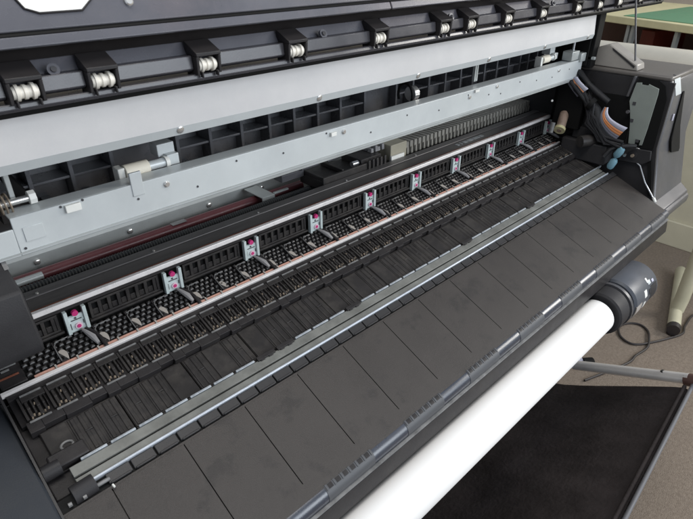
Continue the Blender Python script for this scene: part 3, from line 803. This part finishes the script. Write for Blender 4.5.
# ribbon cables in a black sleeve
def ribbon(rowL, rowR, name):
    """rowL,rowR: lists of points on both edges (same count), colour bands across"""
    mb_ = MB(); cols = ['grey_wire', 'grey_wire', 'orange', 'orange', 'grey_wire', 'lilac']
    n = len(rowL); K = len(cols); sub = 6
    L = [Vector(p) for p in rowL]; Rr = [Vector(p) for p in rowR]
    def samp(P, t):
        t = t * (n - 1); i = min(int(t), n - 2); f = t - i
        p0 = P[max(i - 1, 0)]; p1 = P[i]; p2 = P[i + 1]; p3 = P[min(i + 2, n - 1)]
        return 0.5 * ((2 * p1) + (-p0 + p2) * f + (2 * p0 - 5 * p1 + 4 * p2 - p3) * f * f + (-p0 + 3 * p1 - 3 * p2 + p3) * f ** 3)
    for j in range(K):
        mb_.cur = j
        vs = []
        for i in range(17):
            a = samp(L, i / 16); b = samp(Rr, i / 16)
            for q in (j / K, (j + 0.5) / K, (j + 0.97) / K):
                p = a.lerp(b, q); bulge = 0.0012 if abs(q * K - j - 0.5) < 0.1 else 0
                vs.append(p + Vector((-bulge - 0.004 * math.sin(math.pi * q), 0, 0)))
        for i in range(17):
            pass
        fs = []
        for i in range(16):
            for k in range(2):
                fs.append((i * 3 + k, i * 3 + k + 1, (i + 1) * 3 + k + 1, (i + 1) * 3 + k))
        m0 = len(vs); vs += [v + Vector((0.0015, 0, 0)) for v in vs]
        fs += [tuple(m0 + k for k in f[::-1]) for f in fs]
        mb_.add(vs, fs)
    return obj(name, mb_, cols, PR, smooth=60)
ribbon([(1.500, 0.682, H - 0.318), (1.500, 0.668, H - 0.336), (1.500, 0.640, H - 0.360)], [(1.500, 0.652, H - 0.308), (1.500, 0.638, H - 0.320), (1.500, 0.615, H - 0.334)], 'ribbon_cable')
ribbon([(1.500, 0.562, H - 0.372), (1.496, 0.566, H - 0.392), (1.494, 0.558, H - 0.415), (1.496, 0.535, H - 0.438), (1.500, 0.512, H - 0.450)],
       [(1.500, 0.552, H - 0.372), (1.496, 0.548, H - 0.386), (1.494, 0.535, H - 0.398), (1.496, 0.512, H - 0.408), (1.500, 0.491, H - 0.414)], 'ribbon_cable')
hx('cable_sleeve', [(1.53, 0.70, H - 0.296), (1.520, 0.655, H - 0.300), (1.510, 0.620, H - 0.325), (1.512, 0.59, H - 0.345), (1.515, 0.560, H - 0.362)], 0.015, 'sleeve', 14, PR, rad=[0.006, 0.008, 0.007, 0.009, 0.008])
hx('cable_sleeve', [(1.515, 0.64, H - 0.345), (1.515, 0.615, H - 0.365), (1.515, 0.590, H - 0.390), (1.512, 0.575, H - 0.420), (1.512, 0.555, H - 0.445), (1.512, 0.525, H - 0.468), (1.515, 0.495, H - 0.466)], 0.014, 'sleeve', 14, PR, rad=[0.010, 0.014, 0.016, 0.013, 0.015, 0.011, 0.008])
for k in range(9):
    q_ = random.Random(k); j = lambda: q_.uniform(-0.013, 0.013)
    hx('ink_hose', [(1.49 + 0.005 * k, 0.690 + j(), H - 0.300 + j()), (1.488 + 0.005 * k, 0.640 + j(), H - 0.335 + j()), (1.49, 0.600 + j(), H - 0.372 + j()), (1.49, 0.585 + j(), H - 0.415 + j()), (1.495, 0.548 + j(), H - 0.455 + j()), (1.505, 0.500 + j(), H - 0.462 + j())], 0.0042, 'sleeve', 8, PR)
hx('cable_tie', [(1.49, 0.600, H - 0.366), (1.492, 0.590, H - 0.372)], 0.017, 'deep', 16, PR)
hx('small_screw', [(1.535, 0.513, H - 0.383), (1.54, 0.513, H - 0.383)], 0.0045, 'house_grey', 12, PR)

# ---- carriage and cable chain
mb = MB()
mb.box(G, 0.700, 0.885, 0.795, 0.870, -0.450, -0.428)
mb.box(G, 0.700, 0.885, 0.792, 0.798, -0.450, -0.420); mb.box(G, 0.700, 0.706, 0.798, 0.870, -0.428, -0.420)
mb.box(G, 0.760, 0.765, 0.798, 0.870, -0.428, -0.418); mb.box(G, 0.820, 0.885, 0.800, 0.865, -0.428, -0.412)
for k in range(5): mb.box(G, 0.832 + k * 0.013, 0.839 + k * 0.013, 0.788, 0.7918, -0.442, -0.414)
car = obj('carriage', mb, 'black_soft', PR, bevel=0.0015)
mb = MB().box(G, 0.640, 0.700, 0.855, 0.885, -0.432, -0.4165)
mb.box(G, 0.690, 0.740, 0.850, 0.853, -0.4165, -0.388); mb.box(G, 0.765, 0.795, 0.850, 0.853, -0.4165, -0.384)
obj('carriage_tabs', mb, 'house_grey', car, bevel=0.001)
obj('carriage_roller', MB().tube([(0.80, 0.81, H - 0.420), (0.818, 0.81, H - 0.420)], 0.006, 12), 'wire', car)
mb = MB()
for k in range(12):
    x = 0.868 + 0.011 * (k // 3) + 0.003 * (k % 2); y = 0.815 + 0.018 * (k % 3)
    mb.box(G, x, x + 0.009, y, y + 0.013, -0.4118, -0.402 + 0.004 * (k % 2), 0.001)
obj('white_blocks', mb, 'grey_leaf', car, bevel=0.001)
obj('beige_block', MB().box(G, 0.918, 0.975, 0.800, 0.868, -0.440, -0.4020), 'beige', car, bevel=0.0015)
obj('block_foot', MB().box(G, 0.914, 0.960, 0.793, 0.7995, -0.442, -0.426), 'white', car, bevel=0.001)
mb = MB()
i = 0
for x in frange(0.980, 1.70, 0.0158):
    mb.box(G, x, x + 0.0125, 0.806, 0.868, -0.4400, -0.4095, 0.0012)
    mb.box(G, x + 0.0125, x + 0.0158, 0.810, 0.866, -0.4400, -0.4140)
    mb.box(G, x + 0.001, x + 0.0085, 0.8025, 0.806, -0.4390, -0.4230, 0.001)
    i += 1
obj('cable_chain', mb, 'chain', PR, bevel=0.0007)
obj('chain_tray', MB().box(G, 0.93, 1.74, 0.794, 0.80, -0.452, -0.4405), 'deep', PR)

# ---- left housing
XB = 0.0905
mb = MB(); mb.prism([(0.700, -0.235), (0.680, -0.300), (0.656, -0.326), (0.618, -0.336), (0.600, -0.400), (0.606, -0.415), (0.72, -0.415), (0.72, -0.235)], -0.30, XB)
lh = obj('left_housing', mb, 'house_dark', PR, bevel=0.003)
mb = MB(); mb.prism([(0.690, -0.34), (0.625, -0.342), (0.612, -0.400), (0.66, -0.405)], XB + 0.0002, XB + 0.0012)
obj('housing_slot', mb, 'deep', lh)
obj('housing_edge', MB().prism([(0.6805, -0.2985), (0.6565, -0.3245), (0.6600, -0.3245), (0.6840, -0.2985)], XB - 0.004, XB + 0.001), 'edge', lh)
mb = MB(); mb.prism([(0.74, -0.487), (0.5125, -0.538), (0.497, -0.548), (0.34, -0.612), (0.345, -0.70), (0.74, -0.70)], -0.35, 0.0325)
ll = obj('left_side_cover', mb, 'house_left', lh, bevel=0.003)
obj('cover_seam_line', MB().box(Fr((0.74, -0.487), 12.6), -0.35, 0.033, -0.079, -0.077, 0.0, 0.0006), 'deep', ll)
mb = MB(); mb.box(Fr((0.34, -0.612), 22), 0.0326, 0.0352, 0.01, 0.40, -0.02, -0.001)
obj('cover_edge', mb, 'tile', ll)
# mechanics at the left end of the platen
lm = [PLAT, 0]
mb = MB(); mb.box(PLAT, 0.036, 0.075, 0.005, 0.16, -0.03, -0.014); mb.box(PLAT, 0.040, 0.072, 0.176, 0.215, -0.02, -0.001)
mb.box(PLAT, 0.046, 0.090, 0.034, 0.055, -0.010, 0.004)
obj('left_end_frame', mb, 'black', PR, bevel=0.002)
mb = MB(); mb.box(PLAT, 0.045, 0.068, 0.208, 0.2105, 0.0, 0.002); mb.box(PLAT, 0.048, 0.058, 0.2020, 0.2040, 0.0, 0.002)
obj('end_ticks', mb, 'edge', PR)
obj('red_mark', MB().box(PLAT, 0.040, 0.066, 0.1905, 0.1930, 0.0, 0.001), 'rust', PR)
hx('ring_loop', [PLAT.p(0.073 + 0.007 * math.cos(R(a)), 0.062 + 0.005 * math.sin(R(a)), -0.006) for a in range(0, 361, 24)], 0.0016, 'edge', 8, PR)
hx('end_knob', [PLAT.p(0.052, -0.004, -0.003), PLAT.p(0.078, -0.003, -0.003)], 0.0115, 'house_dark', 20, PR)
hx('end_shaft', [PLAT.p(0.078, -0.010, 0.0), PLAT.p(0.093, -0.010, 0.0)], 0.0026, 'edge', 10, PR)
hx('end_bearing', [PLAT.p(0.036, 0.040, -0.004), PLAT.p(0.056, 0.040, -0.004)], 0.010, 'house_dark', 18, PR)
for q in ((0.060, -0.014, 0.000), (0.044, -0.012, -0.002)):
    hx('small_nut', [PLAT.p(*q), PLAT.p(q[0] + 0.004, q[1], q[2])], 0.0028, 'edge', 6, PR)
hx('brass_pin', [PLAT.p(0.055, 0.135, -0.012), PLAT.p(0.055, 0.135, -0.004)], 0.0028, 'tan', 10, PR)
hx('spring_pin', [PLAT.p(0.092, -0.020, 0.0022), PLAT.p(0.0925, -0.0245, 0.0022)], 0.0013, 'white', 8, PR)

# ---- body under the table and stand
mb = MB(); mb.box(G, -0.30, 1.84, 0.42, 0.95, -0.80, -0.67)
obj('lower_body', mb, 'house_dark', PR, bevel=0.004)
mb = MB()
mb.box(G, 1.50, 1.56, 0.55, 0.68, -1.44, -0.80); mb.box(G, 1.49, 1.57, 0.45, 1.05, -1.48, -1.43)
mb.box(G, -0.10, -0.04, 0.55, 0.68, -1.44, -0.80); mb.box(G, -0.11, -0.03, 0.10, 1.05, -1.48, -1.43)
mb.box(G, -0.04, 1.50, 0.60, 0.66, -1.30, -1.20)
obj('stand', mb, 'house_dark', PR, bevel=0.004)
# take-up drive at the right end of the roll
RC = (0.3190, -0.7228); KS = 0.952
def ax(x): return (x * KS, RC[0], H + RC[1])
tm = hx('drive_unit', [ax(1.235), ax(1.24), ax(1.368), ax(1.385)], 0.062, 'motor', 28, PR, rad=[0.050, 0.0555, 0.0555, 0.045])
hx('drive_flange', [ax(1.158), ax(1.162), ax(1.205), ax(1.21)], 0.056, 'house_dark', 32, tm, rad=[0.047, 0.0515, 0.0515, 0.047])
hx('flange_rim', [ax(1.2105), ax(1.2200)], 0.0545, 'house_grey', 32, tm)
mb = MB(); mb.box(G, 1.165, 1.27, 0.36, 0.46, -0.735, -0.690)
obj('drive_bracket', mb, 'motor', tm, bevel=0.003)
mb = MB(); mb.box(G, 1.26, 1.33, 0.355, 0.42, -0.704, -0.66)
obj('cream_bracket', mb, 'leg', tm, bevel=0.003)
def on_drum(x, a, r=0.0560): return (x * KS, RC[0] + r * math.cos(R(a)), H + RC[1] + r * math.sin(R(a)))
def patch(name, x0, x1, a0, a1, m_, r=0.0560):
    q = MB(); n = 5
    for i in range(n):
        A0 = a0 + (a1 - a0) * i / n; A1 = a0 + (a1 - a0) * (i + 1) / n
        q.add([on_drum(x0, A0, r), on_drum(x1, A0, r), on_drum(x1, A1, r), on_drum(x0, A1, r), on_drum(x0, A0, r - 0.002), on_drum(x1, A0, r - 0.002), on_drum(x1, A1, r - 0.002), on_drum(x0, A1, r - 0.002)],
              [(0, 1, 2, 3), (7, 6, 5, 4), (0, 4, 5, 1), (2, 6, 7, 3), (1, 5, 6, 2), (0, 3, 7, 4)])
    return obj(name, q, m_, tm)
patch('label', 1.286, 1.300, 150, 168, 'white'); patch('label', 1.283, 1.296, 180, 196, 'white'); patch('label', 1.237, 1.270, 172, 206, 'cream')
patch('label', 1.318, 1.332, 136, 146, 'sheet_blue'); patch('button', 1.313, 1.322, 156, 170, 'house_dark'); patch('label', 1.315, 1.322, 128, 140, 'white')
patch('panel', 1.325, 1.362, 152, 190, 'house_dark', 0.0558); patch('label', 1.340, 1.350, 140, 147, 'lilac')

# ------------------------------------------------------------------ paper roll
mb = MB(); prf = [(0.02, 0.0380), (0.02, 0.0400), (1.1460, 0.0400), (1.1475, 0.0392)]
mb.tube([ax(a) for a, b in prf], 0.04, 56, rad=[b for a, b in prf])
pr = obj('paper_roll', mb, 'paper'); tag(pr, 'long bright white roll of paper hanging under the front edge of the printer', 'paper roll')

# ------------------------------------------------------------------ fabric bin
BN = thing('fabric_bin', (0.9, 0.4, 0.1), 'black cloth catch bin slung on grey tubes below the white paper roll', 'bin')
mb = MB(); prf = [(0.78, -1.36), (0.70, -1.405), (0.66, -1.42), (0.56, -1.405), (0.45, -1.352), (0.33, -1.275), (0.24, -1.215), (0.149, -1.158)]
n = 60; nn = len(prf); vs = []
rnd = random.Random(3)
for i in range(n + 1):
    x = -0.1 + 1.70 * i / n
    for j, (y, z) in enumerate(prf):
        sag = 0.017 * math.sin(math.pi * j / (nn - 1)) * (math.sin(x * 9 + j) * 0.5 + 0.5 * math.sin(x * 23 + 2 * j)) * 0.7
        xx = x
        if i == n: xx -= 0.012 * math.sin(math.pi * j / (nn - 1))
        yy = y - (1.606 - x) * 0.063 * (j / (nn - 1)) ** 2
        vs.append((xx, yy, H + z + sag))
fs = [(i * nn + j, i * nn + j + 1, (i + 1) * nn + j + 1, (i + 1) * nn + j) for i in range(n) for j in range(nn - 1)]
mb.add(vs, fs)
cl = obj('cloth', mb, 'cloth', BN, smooth=60)
so = cl.modifiers.new('thick', 'SOLIDIFY'); so.thickness = 0.003
ss = cl.modifiers.new('sub', 'SUBSURF'); ss.levels = 1; ss.render_levels = 1
obj('front_tube', MB().tube([(-0.1, 0.0415, H - 1.152), (1.612, 0.149, H - 1.152)], 0.0055, 16), 'tube_dark', BN)
obj('hem', MB().tube([(-0.1, 0.060, H - 1.1615), (1.592, 0.165, H - 1.1615)], 0.006, 10), 'cloth', BN)
obj('side_tube', MB().tube([(1.622, 0.500, H - 1.305), (1.622, 0.165, H - 1.150)], 0.0175, 16), 'tube', BN)
m_ = MB().tube([(1.622, 0.175, H - 1.158), (1.622, 0.120, H - 1.135)], 0.020, 14); obj('clamp', m_, 'brown', BN)
obj('tube_screw', MB().disc((1.622, 0.235, H - 1.168), (0, -0.4, 1), 0.0085, 0.006, 12), 'deep', BN)
m_ = MB().tube([(1.610, 0.515, H - 1.300), (1.645, 0.485, H - 1.295)], 0.019, 16); obj('joint', m_, 'lilac', BN)
m_ = MB().tube([(1.640, 0.478, H - 1.295), (1.668, 0.455, H - 1.295)], 0.020, 16); obj('joint_cap', m_, 'deep', BN)

# ------------------------------------------------------------------ desk leg at the right
DK = thing('desk', (2.45, 0.45, 0), 'cream metal desk leg with a black capped foot standing on the carpet', 'desk')
a = Vector((2.375, 0.368, H - 1.466)); b = Vector((2.93, 0.515, H - 1.466))
mb = MB().tube([a, a.lerp(b, 0.02), a.lerp(b, 0.98), b], 0.027, 16, rad=[0.024, 0.027, 0.027, 0.022])
ft = obj('foot', mb, 'leg', DK)
obj('foot_cap', MB().tube([a - (b - a).normalized() * 0.022, a + (b - a).normalized() * 0.006], 0.0295, 16, rad=[0.026, 0.0295]), 'cable', ft)
obj('foot_glide', MB().disc((2.375, 0.368, H - 1.494), (0, 0, 1), 0.022, 0.012, 14), 'cable', ft)
mb = MB().tube([(2.52, 0.405, H - 1.46), (2.53, 0.402, H - 1.40), (2.53, 0.400, H - 0.80)], 0.030, 16)
obj('leg', mb, 'leg', DK)
mb = MB().box(G, 2.40, 3.00, -0.75, 0.23, -0.80, -0.775)

# ------------------------------------------------------------------ cable on the carpet
def spline(P, per=10):
    P = [Vector(p) for p in P]; out = []
    for i in range(len(P) - 1):
        p0 = P[max(i - 1, 0)]; p1 = P[i]; p2 = P[i + 1]; p3 = P[min(i + 2, len(P) - 1)]
        for k in range(per):
            f = k / per
            out.append(0.5 * ((2 * p1) + (-p0 + p2) * f + (2 * p0 - 5 * p1 + 4 * p2 - p3) * f * f + (-p0 + 3 * p1 - 3 * p2 + p3) * f ** 3))
    out.append(P[-1]); return out
z = H - 1.4945
cp = [(2.75, 0.20, z), (2.62, 0.335, z), (2.48, 0.345, z), (2.404, 0.333, z), (2.32, 0.365, z), (2.24, 0.405, z), (2.185, 0.440, z), (2.166, 0.475, z + 0.001), (2.19, 0.520, z), (2.25, 0.548, z),
      (2.31, 0.530, z), (2.335, 0.490, z), (2.315, 0.450, z), (2.26, 0.424, z + 0.004), (2.19, 0.405, z), (2.10, 0.418, z), (2.02, 0.425, z), (1.8, 0.50, z)]
cb = obj('power_cable', MB().tube(spline(cp), 0.0048, 8), 'cable'); tag(cb, 'thin black power cable lying in a loop on the carpet', 'cable')

# ------------------------------------------------------------------ background counter, roll, table, boxes
CT = thing('counter', (3.6, 0.9, 0), 'plain cream counter standing on the carpet behind the printer', 'counter')
obj('front_panel', MB().box(G, 3.256, 3.30, -1.2, 3.2, -1.5, -0.66), 'counter', CT)
obj('plinth', MB().box(G, 3.236, 3.2555, -1.2, 3.2, -1.5, -1.352), 'counter', CT, bevel=0.004)
obj('counter_top', MB().box(G, 3.235, 3.75, -1.2, 3.2, -0.659, -0.63), 'counter', CT, bevel=0.004)
mb = MB().tube([(3.36, -0.9, H - 0.551), (3.36, -0.89, H - 0.551), (3.36, 1.58, H - 0.551), (3.36, 1.60, H - 0.551)], 0.078, 32, rad=[0.07, 0.078, 0.078, 0.07])
cr = obj('cream_roll', mb, 'cream_roll'); tag(cr, 'thick cream roll lying on the counter below the green-topped table', 'roll')
TB = thing('cutting_table', (4.9, 1.4, 0), 'tall work table with pale yellow edge and open space beneath, at the far right', 'table')
d = Vector((-0.222, -0.61, 0)).normalized(); nrm = Vector((-d.y, d.x, 0))
if nrm.x < 0: nrm = -nrm
O_ = Vector((4.411, 1.753, 0))
def tq(s_, t_, z_): p = O_ + d * s_ + nrm * t_; return (p.x, p.y, H + z_)
mb = MB(); mb.extr([tq(-0.9, 0, -0.495), tq(2.6, 0, -0.495), tq(2.6, 1.3, -0.495), tq(-0.9, 1.3, -0.495)], (0, 0, 0.047))
obj('table_top', mb, 'yellow', TB, bevel=0.004)
for s_ in (0.13, 0.17, 0.52, 0.95, 1.6):
    mb = MB(); mb.extr([tq(s_ - 0.012, 0.04, -1.5), tq(s_ + 0.012, 0.04, -1.5), tq(s_ + 0.012, 0.07, -1.5), tq(s_ - 0.012, 0.07, -1.5)], (0, 0, 1.0045))
    obj('leg', mb, 'sheet', TB)
mb = MB(); mb.extr([tq(-0.9, 0.9, -1.5), tq(2.6, 0.9, -1.5), tq(2.6, 0.95, -1.5), tq(-0.9, 0.95, -1.5)], (0, 0, 1.0))
obj('dark_backing', mb, 'brown', TB)  # dark board added to stand in for the shade under the table
mb = MB(); mb.extr([tq(-0.9, 0.02, -0.88), tq(2.6, 0.02, -0.88), tq(2.6, 0.88, -0.88), tq(-0.9, 0.88, -0.88)], (0, 0, 0.02))
obj('shelf', mb, 'brown', TB)
mb = MB(); mb.extr([tq(0.05, 0.06, -0.4475), tq(2.5, 0.16, -0.4475), tq(2.5, 1.1, -0.4475), tq(-0.2, 1.1, -0.4475), tq(-0.1, 0.7, -0.4475)], (0, 0, 0.004))
gm = obj('cutting_mat', mb, 'green'); tag(gm, 'flat green mat lying on the far work table', 'mat')
def box_thing(s0, s1, t0, t1, z0, z1, m_, label):
    q = MB(); q.extr([tq(s0, t0, z0), tq(s1, t0, z0), tq(s1, t1, z0), tq(s0, t1, z0)], (0, 0, z1 - z0))
    o = obj('storage_box', q, m_, bevel=0.006); return tag(o, label, 'box', 'boxes under the far table')
box_thing(0.0, 0.12, 0.35, 0.70, -0.859, -0.56, 'redbox', 'dull red box on the shelf under the yellow-edged table, left of its legs')
box_thing(0.60, 0.90, 0.35, 0.75, -0.859, -0.60, 'brown', 'dark brown box on the shelf under the yellow-edged table, between its right legs')
